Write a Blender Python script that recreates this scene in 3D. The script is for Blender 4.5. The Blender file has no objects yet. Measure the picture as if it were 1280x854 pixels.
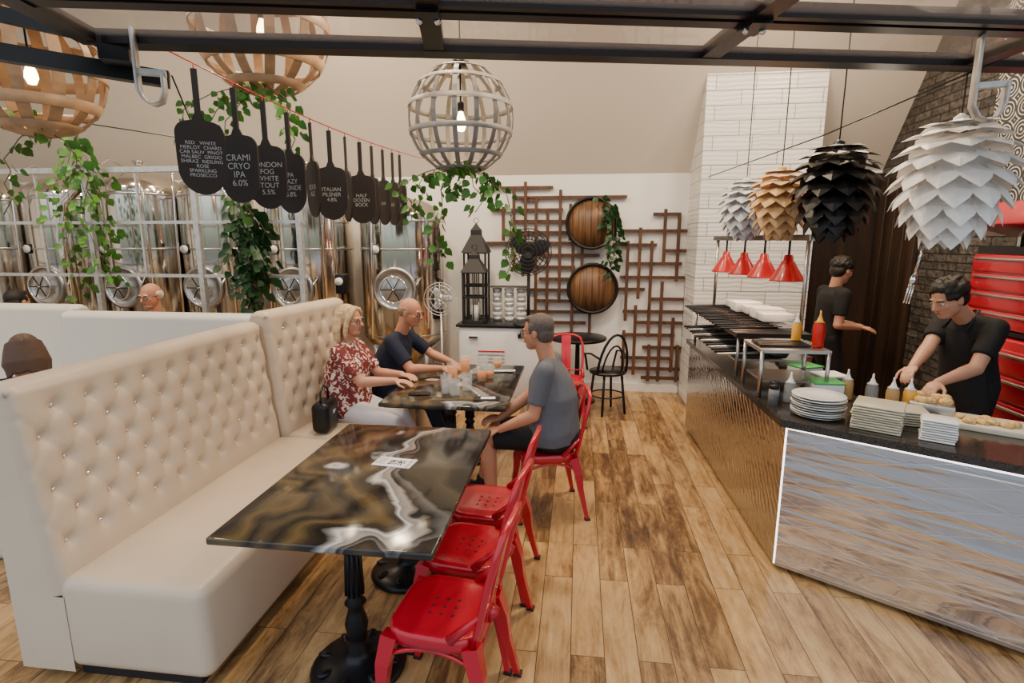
import bpy,bmesh,math,random
from mathutils import Vector as V, Matrix as M
random.seed(7)
pi=math.pi
# ------------------------------------------------------------ materials
def mk(name):
    m=bpy.data.materials.new(name);m.use_nodes=True
    nt=m.node_tree;return m,nt,nt.nodes['Principled BSDF']
def mat(name,col,rough=.5,metal=0,bump=0,bscale=60,emit=None,es=0,trans=0,ior=1.45,coat=0,var=0,vscale=8,alpha=1):
    m,nt,b=mk(name);N=nt.nodes;L=nt.links
    b.inputs['Base Color'].default_value=(*col,1);b.inputs['Roughness'].default_value=rough
    b.inputs['Metallic'].default_value=metal;b.inputs['IOR'].default_value=ior;b.inputs['Alpha'].default_value=alpha
    b.inputs['Transmission Weight'].default_value=trans;b.inputs['Coat Weight'].default_value=coat
    if emit: b.inputs['Emission Color'].default_value=(*emit,1);b.inputs['Emission Strength'].default_value=es
    tc=N.new('ShaderNodeTexCoord')
    if bump:
        n=N.new('ShaderNodeTexNoise');n.inputs['Scale'].default_value=bscale;n.inputs['Detail'].default_value=4
        L.new(tc.outputs['Object'],n.inputs['Vector'])
        u=N.new('ShaderNodeBump');u.inputs['Strength'].default_value=bump;u.inputs['Distance'].default_value=.01
        L.new(n.outputs['Fac'],u.inputs['Height']);L.new(u.outputs[0],b.inputs['Normal'])
    if var:
        n=N.new('ShaderNodeTexNoise');n.inputs['Scale'].default_value=vscale;n.inputs['Detail'].default_value=5
        L.new(tc.outputs['Object'],n.inputs['Vector'])
        r=N.new('ShaderNodeValToRGB');e=r.color_ramp.elements
        e[0].position=.3;e[1].position=.7
        e[0].color=(*[c*(1-var) for c in col],1);e[1].color=(*[min(1,c*(1+var)) for c in col],1)
        L.new(n.outputs['Fac'],r.inputs[0]);L.new(r.outputs[0],b.inputs['Base Color'])
    return m
def ramp(nt,stops,interp='LINEAR'):
    r=nt.nodes.new('ShaderNodeValToRGB');r.color_ramp.interpolation=interp
    e=r.color_ramp.elements
    while len(e)<len(stops): e.new(.5)
    for i,(p,c) in enumerate(stops): e[i].position=p;e[i].color=(*c,1)
    return r
def wallco(nt):
    tc=nt.nodes.new('ShaderNodeTexCoord');s=nt.nodes.new('ShaderNodeSeparateXYZ');c=nt.nodes.new('ShaderNodeCombineXYZ')
    a=nt.nodes.new('ShaderNodeMath');a.operation='ADD'
    nt.links.new(tc.outputs['Object'],s.inputs[0]);nt.links.new(s.outputs[0],a.inputs[0]);nt.links.new(s.outputs[1],a.inputs[1])
    nt.links.new(a.outputs[0],c.inputs[0]);nt.links.new(s.outputs[2],c.inputs[1]);return c.outputs[0]
def brick(nt,vec,w,h,mortar,c1,c2,cm,off=.5):
    b=nt.nodes.new('ShaderNodeTexBrick');b.offset=off;b.inputs['Scale'].default_value=1
    b.inputs['Brick Width'].default_value=w;b.inputs['Row Height'].default_value=h;b.inputs['Mortar Size'].default_value=mortar
    b.inputs['Color1'].default_value=(*c1,1);b.inputs['Color2'].default_value=(*c2,1);b.inputs['Mortar'].default_value=(*cm,1)
    nt.links.new(vec,b.inputs['Vector']);return b
def bumpn(nt,b,h,st,dist=.01):
    u=nt.nodes.new('ShaderNodeBump');u.inputs['Strength'].default_value=st;u.inputs['Distance'].default_value=dist
    nt.links.new(h,u.inputs['Height']);nt.links.new(u.outputs[0],b.inputs['Normal'])
def mth(nt,op,a,b_=None,c=None):
    n=nt.nodes.new('ShaderNodeMath');n.operation=op
    for i,x in enumerate((a,b_,c)):
        if x is None: continue
        if isinstance(x,(int,float)): n.inputs[i].default_value=x
        else: nt.links.new(x,n.inputs[i])
    return n.outputs[0]
def floor_mat():
    m,nt,b=mk('wood_plank_floor');N=nt.nodes;L=nt.links
    tc=N.new('ShaderNodeTexCoord');mp=N.new('ShaderNodeMapping');mp.inputs['Rotation'].default_value=(0,0,pi/2)
    L.new(tc.outputs['Object'],mp.inputs[0])
    br=brick(nt,mp.outputs[0],.92,.152,.0020,(0,0,0),(1,1,1),(.5,.5,.5),.37)
    w=mth(nt,'MULTIPLY',br.outputs['Color'],23.)
    def nz(sc,det,rg,dist):
        g=N.new('ShaderNodeMapping');g.inputs['Scale'].default_value=sc;L.new(tc.outputs['Object'],g.inputs[0])
        n=N.new('ShaderNodeTexNoise');n.noise_dimensions='4D';n.inputs['Scale'].default_value=1;n.inputs['Detail'].default_value=det;n.inputs['Roughness'].default_value=rg
        n.inputs['Distortion'].default_value=dist;L.new(w,n.inputs['W']);L.new(g.outputs[0],n.inputs['Vector']);return n
    n=nz((30,2.6,1),7,.7,.3);n2=nz((8,2.6,1),7,.75,.8)
    v=mth(nt,'MULTIPLY_ADD',n2.outputs['Fac'],.62,mth(nt,'MULTIPLY',n.outputs['Fac'],.38));v=mth(nt,'MULTIPLY_ADD',br.outputs['Color'],.15,v)
    r=ramp(nt,[(.40,(.050,.024,.010)),(.49,(.15,.075,.028)),(.56,(.31,.175,.068)),(.64,(.45,.275,.115)),(.78,(.58,.40,.20))])
    L.new(v,r.inputs[0])
    mx=N.new('ShaderNodeMixRGB');L.new(br.outputs['Fac'],mx.inputs[0]);L.new(r.outputs[0],mx.inputs[1]);mx.inputs[2].default_value=(.05,.028,.014,1)
    L.new(mx.outputs[0],b.inputs['Base Color']);b.inputs['Roughness'].default_value=.30
    bumpn(nt,b,n.outputs['Fac'],.12,.004);return m
def marble_mat():
    m,nt,b=mk('epoxy_marble');N=nt.nodes;L=nt.links
    tc=N.new('ShaderNodeTexCoord');s=N.new('ShaderNodeSeparateXYZ');L.new(tc.outputs['Object'],s.inputs[0])
    def nz(sc,det,dist):
        n=N.new('ShaderNodeTexNoise');n.inputs['Scale'].default_value=sc;n.inputs['Detail'].default_value=det;n.inputs['Distortion'].default_value=dist
        L.new(tc.outputs['Object'],n.inputs['Vector']);return n.outputs['Fac']
    big=nz(2.2,1.4,.7);fine=nz(6,3,1.2)
    a=mth(nt,'MULTIPLY',mth(nt,'SINE',mth(nt,'MULTIPLY_ADD',s.outputs[1],5.2,.6)),.17)
    v=mth(nt,'ADD',s.outputs[0],a);v=mth(nt,'MULTIPLY_ADD',mth(nt,'SUBTRACT',big,.5),.85,v);v=mth(nt,'MULTIPLY_ADD',mth(nt,'SUBTRACT',fine,.5),.08,v)
    v=mth(nt,'MULTIPLY_ADD',v,.85,.46)
    K=(.010,.009,.009);G=(.095,.064,.025)
    r=ramp(nt,[(.0,K),(.10,G),(.16,K),(.22,(.06,.043,.022)),(.29,K),(.36,G),(.41,(.03,.022,.014)),(.455,K),(.475,(.18,.175,.17)),(.495,(.50,.485,.47)),(.51,(.17,.16,.155)),(.55,(.26,.235,.21)),(.57,K),(.61,(.10,.095,.09)),(.625,K),(.74,(.05,.04,.026)),(.80,K)])
    L.new(v,r.inputs[0]);L.new(r.outputs[0],b.inputs['Base Color'])
    b.inputs['Roughness'].default_value=.12;return m
def tile_mat():
    m,nt,b=mk('white_wave_tile');v=wallco(nt)
    br=brick(nt,v,.39,.145,.005,(.74,.73,.71),(.66,.65,.63),(.32,.31,.29),.35)
    nt.links.new(br.outputs['Color'],b.inputs['Base Color']);b.inputs['Roughness'].default_value=.3
    w=nt.nodes.new('ShaderNodeTexWave');w.bands_direction='Y';w.inputs['Scale'].default_value=7;w.inputs['Distortion'].default_value=4;w.inputs['Detail'].default_value=1;w.inputs['Detail Scale'].default_value=.6
    nt.links.new(v,w.inputs['Vector'])
    bumpn(nt,b,mth(nt,'MULTIPLY_ADD',br.outputs['Fac'],-3.,w.outputs['Fac']),.4,.005);return m
def stone_mat():
    m,nt,b=mk('ledge_stone');v=wallco(nt)
    br=brick(nt,v,.26,.075,.006,(.030,.028,.027),(.095,.085,.078),(.008,.007,.007),.43)
    n=nt.nodes.new('ShaderNodeTexNoise');n.inputs['Scale'].default_value=14;n.inputs['Detail'].default_value=6;nt.links.new(v,n.inputs['Vector'])
    mx=nt.nodes.new('ShaderNodeMixRGB');mx.blend_type='MULTIPLY';mx.inputs[0].default_value=.8
    r=ramp(nt,[(.3,(.3,.28,.26)),(.7,(1.3,1.2,1.1))]);nt.links.new(n.outputs['Fac'],r.inputs[0])
    nt.links.new(br.outputs['Color'],mx.inputs[1]);nt.links.new(r.outputs[0],mx.inputs[2]);nt.links.new(mx.outputs[0],b.inputs['Base Color'])
    b.inputs['Roughness'].default_value=.6
    bumpn(nt,b,mth(nt,'MULTIPLY_ADD',br.outputs['Fac'],-1.5,n.outputs['Fac']),1,.03);return m
def darkwood_mat(name,c0,c1,sx=30,sz=1.5):
    m,nt,b=mk(name);tc=nt.nodes.new('ShaderNodeTexCoord');mp=nt.nodes.new('ShaderNodeMapping');mp.inputs['Scale'].default_value=(sx,sx,sz)
    nt.links.new(tc.outputs['Object'],mp.inputs[0])
    n=nt.nodes.new('ShaderNodeTexNoise');n.inputs['Scale'].default_value=1;n.inputs['Detail'].default_value=6;nt.links.new(mp.outputs[0],n.inputs['Vector'])
    r=ramp(nt,[(.3,c0),(.7,c1)]);nt.links.new(n.outputs['Fac'],r.inputs[0]);nt.links.new(r.outputs[0],b.inputs['Base Color'])
    b.inputs['Roughness'].default_value=.45;bumpn(nt,b,n.outputs['Fac'],.4,.004);return m
def wallpaper_mat():
    m,nt,b=mk('damask_wallpaper');v=wallco(nt)
    vo=nt.nodes.new('ShaderNodeTexVoronoi');vo.inputs['Scale'].default_value=6;vo.inputs['Randomness'].default_value=0;nt.links.new(v,vo.inputs['Vector'])
    w=mth(nt,'SINE',mth(nt,'MULTIPLY',vo.outputs['Distance'],38.))
    r=ramp(nt,[(.45,(.03,.03,.03)),(.55,(.5,.49,.46))]);nt.links.new(w,r.inputs[0]);nt.links.new(r.outputs[0],b.inputs['Base Color']);return m
def panel_metal(name,hammer):
    m,nt,b=mk(name);v=wallco(nt)
    b.inputs['Metallic'].default_value=1
    mp=nt.nodes.new('ShaderNodeMapping');nt.links.new(v,mp.inputs[0])
    if hammer:
        b.inputs['Base Color'].default_value=(.47,.47,.47,1);mp.inputs['Rotation'].default_value=(0,0,.7)
        w=nt.nodes.new('ShaderNodeTexWave');w.inputs['Scale'].default_value=6;w.inputs['Distortion'].default_value=3;w.inputs['Detail'].default_value=1;w.inputs['Detail Scale'].default_value=2.5
        nt.links.new(mp.outputs[0],w.inputs['Vector']);b.inputs['Roughness'].default_value=.09;bumpn(nt,b,w.outputs['Fac'],.30,.006)
    else:
        b.inputs['Base Color'].default_value=(.66,.67,.70,1);mp.inputs['Rotation'].default_value=(0,0,.55);mp.inputs['Scale'].default_value=(1,4.5,1)
        n=nt.nodes.new('ShaderNodeTexNoise');n.inputs['Scale'].default_value=2.4;n.inputs['Detail'].default_value=2.2;n.inputs['Distortion'].default_value=.5
        nt.links.new(mp.outputs[0],n.inputs['Vector'])
        mp2=nt.nodes.new('ShaderNodeMapping');mp2.inputs['Rotation'].default_value=(0,0,pi/4);nt.links.new(v,mp2.inputs[0])
        br=brick(nt,mp2.outputs[0],.085,.085,.002,(0,0,0),(0,0,0),(1,1,1),0)
        h=mth(nt,'MULTIPLY_ADD',br.outputs['Fac'],-.04,n.outputs['Fac'])
        b.inputs['Roughness'].default_value=.08;bumpn(nt,b,h,.42,.034)
    return m
def floral_mat():
    m,nt,b=mk('floral_fabric');tc=nt.nodes.new('ShaderNodeTexCoord')
    n=nt.nodes.new('ShaderNodeTexNoise');n.inputs['Scale'].default_value=20;n.inputs['Detail'].default_value=2;n.inputs['Distortion'].default_value=1.6
    nt.links.new(tc.outputs['Object'],n.inputs['Vector'])
    r=ramp(nt,[(.52,(.17,.022,.022)),(.545,(.45,.12,.08)),(.57,(.70,.62,.56))]);nt.links.new(n.outputs['Fac'],r.inputs[0])
    nt.links.new(r.outputs[0],b.inputs['Base Color']);b.inputs['Roughness'].default_value=.8;return m
FLOOR=floor_mat();MARBLE=marble_mat();TILE=tile_mat();STONE=stone_mat();PAPERW=wallpaper_mat()
WOODP=darkwood_mat('dark_wood_panel',(.010,.006,.004),(.042,.022,.012),12,.8);STICK=darkwood_mat('lattice_wood',(.05,.020,.009),(.13,.055,.025),20,6);BARREL=darkwood_mat('barrel_wood',(.07,.030,.012),(.24,.115,.045),25,2)
COUNTERM=panel_metal('polished_panel',False);HAMMER=panel_metal('hammered_panel',True);FLORAL=floral_mat()
WALL=mat('painted_wall',(.80,.78,.75),.7,bump=.05);CEIL=mat('ceiling_paint',(.68,.61,.53),.8);CONC=mat('patio_concrete',(.30,.31,.33),.8,var=.15)
LEATHER=mat('cream_leather',(.57,.46,.345),.33,bump=.12,bscale=160,var=.04,vscale=3)
LEATHERW=mat('white_leather',(.64,.61,.54),.4,bump=.1,bscale=160)
BLACK=mat('black_metal',(.008,.008,.010),.35,.3);BLACKM=mat('black_matte',(.012,.012,.014),.6);DARKST=mat('door_frame_metal',(.020,.015,.014),.35,.5)
CHROME=mat('chrome',(.85,.85,.85),.08,1);STEEL=mat('stainless_steel',(.72,.68,.63),.12,1,bump=.03,bscale=6);STEELM=mat('brushed_steel',(.50,.49,.48),.3,1)
GALV=mat('galvanised',(.60,.60,.60),.42,.75,var=.15,vscale=25)
RED=mat('red_metal',(.46,.005,.022),.26,.1,coat=.4);REDM=mat('red_lamp',(.46,.006,.010),.3,coat=.3)
GRANITE=mat('dark_granite',(.035,.028,.024),.13,bump=.02,var=.7,vscale=120)
WHITEP=mat('white_ceramic',(.72,.72,.70),.2);BEIGEP=mat('beige_plate',(.52,.48,.36),.3);PAPER=mat('paper',(.78,.78,.77),.7)
LEAF=mat('leaf_green',(.055,.18,.018),.45,var=.5,vscale=6);LEAFD=mat('leaf_dark',(.012,.055,.016),.45,var=.4,vscale=6);STEM=mat('stem',(.10,.09,.03),.7)
GLASS=mat('clear_glass',(.8,.85,.85),.04,alpha=.14);BEER=mat('beer',(.75,.24,.012),.12,emit=(.8,.25,.015),es=.15);WATER=mat('water',(.6,.62,.62),.05,alpha=.25);BULB=mat('bulb_glow',(1,.8,.5),.3,emit=(1,.72,.38),es=22)  # beer carries a faint added glow so its amber shows
LED=mat('led_strip',(1,1,1),.3,emit=(1,.97,.92),es=3.5)
GLOBEG=mat('grey_wood_slat',(.23,.205,.18),.5,var=.2,vscale=12);GLOBEB=mat('blond_wood_slat',(.40,.235,.12),.5,var=.2,vscale=12)
CHALKB=mat('chalkboard',(.022,.014,.011),.7);CHALK=mat('chalk',(.42,.41,.40),.9)
PWHITE=mat('petal_white',(.86,.85,.83),.45);PBLACK=mat('petal_black',(.007,.006,.006),.4);PWOOD=mat('petal_wood',(.62,.38,.17),.5);PGREY=mat('petal_grey',(.56,.59,.63),.45)
FOOD=mat('food',(.62,.40,.15),.6,var=.5,vscale=60);KETCH=mat('ketchup',(.48,.010,.006),.3);YEL=mat('mustard',(.8,.40,.04),.35);GREENL=mat('green_lid',(.08,.45,.11),.4)
PAT=mat('garage_glass',(.66,.58,.50),.03,alpha=.28)  # see-through tint puts a faint interior reflection into the glass colour
# ------------------------------------------------------------ mesh builder
class MB:
    def __init__(s): s.v=[];s.f=[];s.mi=[];s.sm=[];s.mats=[]
    def add(s,vs,fs,m,smooth=True,T=None):
        if m not in s.mats: s.mats.append(m)
        k=s.mats.index(m);o=len(s.v)
        s.v+= [tuple(T@V(p)) if T else tuple(p) for p in vs]
        for f in fs: s.f.append([i+o for i in f]);s.mi.append(k);s.sm.append(smooth)
    def box(s,c,d,m,rz=0,bev=0,T=None,R=None,seg=2):
        bm=bmesh.new();bmesh.ops.create_cube(bm,size=1)
        bmesh.ops.scale(bm,vec=d,verts=bm.verts)
        if bev: bmesh.ops.bevel(bm,geom=list(bm.edges),offset=bev,segments=seg,affect='EDGES',profile=.5)
        X=M.Translation(V(c))@(R.to_4x4() if R else M.Rotation(rz,4,'Z'))
        if T: X=T@X
        s.add([v.co.copy() for v in bm.verts],[[v.index for v in f.verts] for f in bm.faces],m,bool(bev),X);bm.free()
    def lathe(s,prof,c,m,seg=24,T=None,R=None,smooth=True,sx=1,sy=1,cap=True):
        vs=[];fs=[]
        for r,z in prof:
            for i in range(seg): a=2*pi*i/seg;vs.append((r*math.cos(a)*sx,r*math.sin(a)*sy,z))
        for j in range(len(prof)-1):
            for i in range(seg):
                k=(i+1)%seg;fs.append([j*seg+i,j*seg+k,(j+1)*seg+k,(j+1)*seg+i])
        if cap and prof[0][0]>1e-4: fs.append(list(range(seg))[::-1])
        if cap and prof[-1][0]>1e-4: fs.append([(len(prof)-1)*seg+i for i in range(seg)])
        X=M.Translation(V(c))@(R.to_4x4() if R else M.Identity(4))
        if T: X=T@X
        s.add(vs,fs,m,smooth,X)
    def ell(s,c,r,m,R=None,T=None,seg=16,n=10):
        if not hasattr(r,'__len__'): r=(r,r,r)
        prof=[(math.sin(pi*i/n) if 0<i<n else 1e-5,-math.cos(pi*i/n)) for i in range(n+1)]
        D=M.Diagonal((*r,1));X=M.Translation(V(c))@(R.to_4x4() if R else M.Identity(4))@D
        if T: X=T@X
        s.lathe(prof,(0,0,0),m,seg,T=X)
    def tube(s,pts,r,m,seg=8,T=None,flat=None,smooth=True,closed=False):
        pts=[V(p) for p in pts];n=len(pts)
        rs=r if hasattr(r,'__len__') else [r]*n
        vs=[];fs=[];up=None
        for i,p in enumerate(pts):
            if closed: t=pts[(i+1)%n]-pts[i-1]
            else: t=pts[min(i+1,n-1)]-pts[max(i-1,0)]
            t.normalize()
            if up is None:
                up=V((0,0,1)) if abs(t.z)<.9 else V((1,0,0))
            a=t.cross(up)
            if a.length<1e-4: a=t.orthogonal()
            a.normalize();b=a.cross(t).normalized();up=b
            k=flat if flat else 1
            for q in range(seg):
                an=2*pi*q/seg+ (pi/4 if seg==4 else 0);vs.append(p+a*math.cos(an)*rs[i]*k+b*math.sin(an)*rs[i])
        for j in range(n if closed else n-1):
            jj=(j+1)%n
            for q in range(seg):
                k=(q+1)%seg;fs.append([j*seg+q,j*seg+k,jj*seg+k,jj*seg+q])
        if not closed: fs.append(list(range(seg))[::-1]);fs.append([(n-1)*seg+i for i in range(seg)])
        s.add(vs,fs,m,smooth,T)
    def cap(s,p0,p1,r0,r1,m,seg=14):
        s.tube([p0,p1],[r0,r1],m,seg);s.ell(p0,r0,m,seg=seg);s.ell(p1,r1,m,seg=seg)
    def build(s,name,parent=None,T=None):
        me=bpy.data.meshes.new(name)
        me.from_pydata([tuple(v) for v in s.v],[],s.f)
        for m in s.mats: me.materials.append(m)
        me.polygons.foreach_set('material_index',s.mi);me.polygons.foreach_set('use_smooth',s.sm);me.update()
        o=bpy.data.objects.new(name,me);bpy.context.collection.objects.link(o)
        if T: o.matrix_world=T
        if parent: o.parent=parent
        return o
def TZ(x,y,z,rz=0): return M.Translation((x,y,z))@M.Rotation(rz,4,'Z')
# ------------------------------------------------------------ room
def slab(name,c,d,m):
    b=MB();b.box(c,d,m);return b.build(name)
slab('floor',(-2.5,4.35,-.05),(13,5.3,.1),FLOOR)
slab('floor_patio',(-2.5,-2.15,-.05),(22,7.7,.1),CONC)
slab('wall_back',(-2.5,6.8,1.32),(13,.2,2.64),WALL)
slab('wall_left',(-8.6,3.9,2.3),(.2,6,4.6),WALL)
slab('wall_right',(3.4,4.3,2.3),(.2,5,4.6),STONE)
b=MB();b.add([(-8.6,6.72,2.58),(3.4,6.72,2.58),(3.4,5.42,4.44),(-8.6,5.42,4.44),(-8.6,6.8,2.62),(3.4,6.8,2.62),(3.4,5.5,4.5),(-8.6,5.5,4.5)],[[0,1,2,3],[7,6,5,4],[0,4,5,1],[2,6,7,3],[0,3,7,4],[1,5,6,2]],CEIL,False);b.build('ceiling_slope')
slab('ceiling',(-2.6,3.6,4.5),(12.2,3.8,.1),CEIL)
slab('tiled_column',(1.82,6.39,1.9),(1.16,.62,3.8),TILE)
slab('wall_panel_wood',(2.85,6.66,1.29),(.9,.06,2.56),WOODP)
b=MB()
for i in range(4): b.box((3.27,6.55-.2*i,1.25),(.05,.185,2.5),WOODP,bev=.004)
b.build('wood_wall_cladding')
slab('damask_wallpaper_panel',(3.28,4.05,2.95),(.03,2.0,1.9),PAPERW)
slab('baseboard_back',(-.1,6.685,.05),(2.66,.03,.1),WALL)
# ------------------------------------------------------------ banquettes
def banquette(name,L,T,mt,rows=6,crystals=True,H=1.3,seat=True,depth=.62):
    b=MB();ny=int(L/.0125);nz=64
    sp=.165;rh=(H-.62)/rows
    z0=.40
    def front(y,z):
        t=(z-z0)/(H-z0);x=-.10*t
        v=(z-.60)/rh
        d=0
        if crystals and z<H-.06 and z>.53:
            best=9;fold=9
            for r in (math.floor(v),math.floor(v)+1):
                if 0<=r<=rows-1:
                    o=.5*(r%2);u=(y-.10)/sp;q=round(u-o)+o
                    yy=.10+q*sp
                    if .05<yy<L-.04: best=min(best,math.hypot((y-yy),(z-.60-r*rh)))
            if 0<=v<=rows-1:
                a_=(y-.10)/sp-v*.5;c_=(y-.10)/sp+v*.5
                fold=min(abs(a_-round(a_)),abs(c_-round(c_)))*sp
            d=-.024*math.exp(-(best/.028)**2)-.010*math.exp(-(best/.06)**2)-.006*math.exp(-(fold/.010)**2)
        e=min(y,L-y);d2=0
        if e<.05: d2-= .05*(1-math.sqrt(max(0,1-(1-e/.05)**2)))
        return x+d+d2
    vs=[]
    for j in range(nz+1):
        z=z0+(H-.045-z0)*j/nz
        for i in range(ny+1): y=L*i/ny;vs.append((front(y,z),y,z))
    topn=6
    for j in range(1,topn+1):
        a=pi*j/topn
        for i in range(ny+1):
            y=L*i/ny;e=min(y,L-y);q=.03*(1-math.sqrt(max(0,1-(1-min(e,.05)/.05)**2)))
            xm=-.10-.075;vs.append((xm+.075*math.cos(a),y,H-.045+.045*math.sin(a)-q))
    for zz in (.9,.5,.05):
        for i in range(ny+1): vs.append((-.25,L*i/ny,zz))
    R=nz+topn+3;fs=[]
    for j in range(R):
        for i in range(ny):
            k=j*(ny+1)+i;fs.append([k,k+1,k+ny+2,k+ny+1])
    b.add(vs,fs,mt)
    for i0,fl in ((0,1),(ny,0)):
        idx=[vs[j*(ny+1)+i0] for j in range(R+1)]+[(0,vs[i0][1],.05),(0,vs[i0][1],z0)]
        f=list(range(len(idx)));b.add(idx,[f if fl else f[::-1]],mt,False)
    if seat:
        b.box((depth/2-.02,L/2,.265),(depth+.04,L,.42),mt,bev=.055,seg=5)
        b.box((depth/2-.05,L/2,.035),(depth-.06,L-.1,.07),BLACKM)
    if crystals:
        for r in range(rows):
            o=.5*(r%2)
            for q in range(-1,int(L/sp)+2):
                y=.10+(q+o)*sp;z=.60+r*rh
                if .05<y<L-.04 and z<H-.06: b.ell((front(y,z)+.005,y,z),.0105,CHROME,seg=8,n=6)
    return b.build(name,T=T)
banquette('tufted_banquette',1.72,TZ(-2.08,1.77,0),LEATHER)
banquette('tufted_banquette',1.02,TZ(-2.05,3.50,0,-.12),LEATHER,H=1.36,depth=.55)
b=MB();b.box((0,0,.265),(.6,.5,.42),LEATHER,bev=.05,seg=4);b.box((0,0,.035),(.5,.4,.07),BLACKM);b.build('banquette_bench',T=TZ(-1.66,4.78,0,-.12))
banquette('white_booth',1.75,TZ(-4.2,3.80,0,-pi/2),LEATHERW,crystals=False,rows=1,H=1.28,depth=.5)
banquette('white_booth',2.6,TZ(-6.9,4.05,0,-pi/2),LEATHERW,crystals=False,rows=1,H=1.3,depth=.5)
b=MB();b.box((0,0,.23),(1.2,.5,.46),LEATHERW,bev=.05);b.build('booth_bench',T=TZ(-3.2,2.75,0))
b=MB();b.box((0,0,.23),(3.4,.5,.46),LEATHERW,bev=.05);b.build('booth_bench',T=TZ(-4.9,4.72,0))
# ------------------------------------------------------------ tables
def table(x0,x1,y0,y1,name='marble_dining_table'):
    b=MB();w=x1-x0;l=y1-y0
    b.box((0,0,.745),(w,l,.03),MARBLE,bev=.008)
    b.box((0,0,.725),(w-.06,l-.06,.012),BLACKM)
    for yy in (-l*.27,l*.27):
        prof=[(.20,0),(.205,.012),(.19,.03),(.14,.045),(.07,.06),(.045,.09),(.05,.11),(.035,.13),(.042,.16),(.05,.22),(.036,.27),(.030,.30),(.046,.32),(.03,.34),(.036,.40),(.028,.60),(.045,.62),(.03,.64),(.05,.70),(.11,.715)]
        b.lathe(prof,(0,yy,0),BLACK,28)
        for k in range(8):
            a=k*pi/4;b.ell((.15*math.cos(a),yy+.15*math.sin(a),.045),(.035,.02,.012),BLACK,R=M.Rotation(a,3,'Z'),seg=8,n=6)
        for k in range(10):
            a=k*pi/5;b.tube([(.037*math.cos(a),yy+.037*math.sin(a),.36),(.029*math.cos(a),yy+.029*math.sin(a),.6)],.006,BLACK,6)
    return b.build(name,T=TZ((x0+x1)/2,(y0+y1)/2,0))
table(-1.36,-.49,1.70,3.0);table(-1.34,-.46,3.42,4.66)
# ------------------------------------------------------------ red metal chair
def tolix(x,y,rz,name='red_metal_chair'):
    b=MB();h=.45
    n=32
    def sq(r,p,a):
        c,s_=math.cos(a),math.sin(a);k=(abs(c)**p+abs(s_)**p)**(-1/p);return r*k*c,r*k*s_
    rings=[(.0,h-.006),(.08,h-.006),(.15,h-.004),(.172,h+.004),(.182,h),(.186,h-.02),(.186,h-.05),(.178,h-.052)]
    vs=[];fs=[]
    for r,z in rings:
        for i in range(n):
            xx,yy=sq(max(r,.0005),4.5,2*pi*i/n);vs.append((xx,yy*.98,z))
    for j in range(len(rings)-1):
        for i in range(n): k=(i+1)%n;fs.append([j*n+i,j*n+k,(j+1)*n+k,(j+1)*n+i])
    b.add(vs,fs,RED)
    for i in range(3):
        for j in range(3): b.lathe([(.006,0),(.006,.0015)],((i-1)*.045,(j-1)*.045,h-.0055),BLACKM,10)
    for sx in (-1,1):
        for sy in (-1,1):
            top=V((sx*.155,sy*.155,h-.03));bot=V((sx*.215,sy*(.215 if sy>0 else .245),0))
            d=(top-bot)
            P=[bot+d*t for t in (0,.25,.5,.75,1)]
            P[3]=P[3]+V((sx*.008,sy*.008,0))
            b.tube(P,[.017,.021,.027,.036,.044],RED,4,smooth=False)
            b.box((bot.x,bot.y,.006),(.035,.035,.012),BLACKM)
    for a,c in (((-1,-1),(1,-1)),((-1,1),(1,1)),((-1,-1),(-1,1)),((1,-1),(1,1))):
        P=[]
        for i in range(9):
            t=i/8;q=V((a[0]*(1-t)+c[0]*t,a[1]*(1-t)+c[1]*t,0))*.176;P.append(q+V((0,0,h-.105+.05*math.sin(pi*t))))
        b.tube(P,.009,RED,6,flat=1)
    P=[V((-.165,-.16,h-.03)),V((-.172,-.185,h+.06)),V((-.178,-.215,h+.2)),V((-.172,-.245,h+.32)),V((-.145,-.262,h+.385)),V((-.08,-.272,h+.41)),V((0,-.276,h+.415))]
    P=P+[V((-p.x,p.y,p.z)) for p in P[:-1][::-1]]
    b.tube(P,.0135,RED,10)
    b.box((0,-.222,h+.2),(.10,.006,.43),RED,R=M.Rotation(.21,3,'X'),bev=.002)
    b.tube([(-.172,-.175,h+.05),(0,-.19,h+.055),(.172,-.175,h+.05)],.008,RED,6)
    b.tube([(-.0,-.20,0+h+.02),(0,-.17,h-.02)],.03,RED,4)
    for sx in(-1,1): b.tube([(sx*.176,-.20,h+.12),(sx*.18,-.08,h+.0)],[.006,.02],RED,6)
    return b.build(name,T=TZ(x,y,0,rz))
for x,y,r in ((-.49,1.85,pi/2-.10),(-.48,2.29,pi/2-.14),(-.47,2.73,pi/2-.08)): tolix(x,y,r)
tolix(-.20,3.56,pi/2+.25)
tolix(-.12,5.45,pi*1.0)
b=MB();b.box((0,0,.0015),(.20,.105,.003),PAPER)
for i in range(14):
    for j in range(9):
        if random.random()<.5: b.box((-.025+i*.006,-.027+j*.006,.0034),(.0055,.0055,.0006),BLACKM)
for i in range(5): b.box((-.07,.035-i*.016,.0034),(.05,.004,.0006),BLACKM);b.box((.08,.03-i*.018,.0034),(.018,.006,.0006),BLACKM)
b.build('menu_card',T=TZ(-.89,2.46,.7605,-.12))
def pint(x,y,mt,h=.15,fill=.8,z=.76,name='pint_glass'):
    b=MB();b.lathe([(.03,0),(.034,.004),(.043,h),(.040,h),(.032,.012),(.001,.010)],(0,0,0),GLASS,20,cap=False)
    if mt: b.lathe([(.001,.011),(.031,.012),(.031+.009*fill,h*fill),(.001,h*fill)],(0,0,0),mt,20)
    return b.build(name,T=TZ(x,y,z))
pint(-.95,3.98,BEER,.16,.85);pint(-.80,3.80,None,.13,0);pint(-.86,3.66,None,.12,0);pint(-.74,4.08,BEER,.13,.6);pint(-.93,3.70,WATER,.14,.5,name='water_glass')
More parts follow.
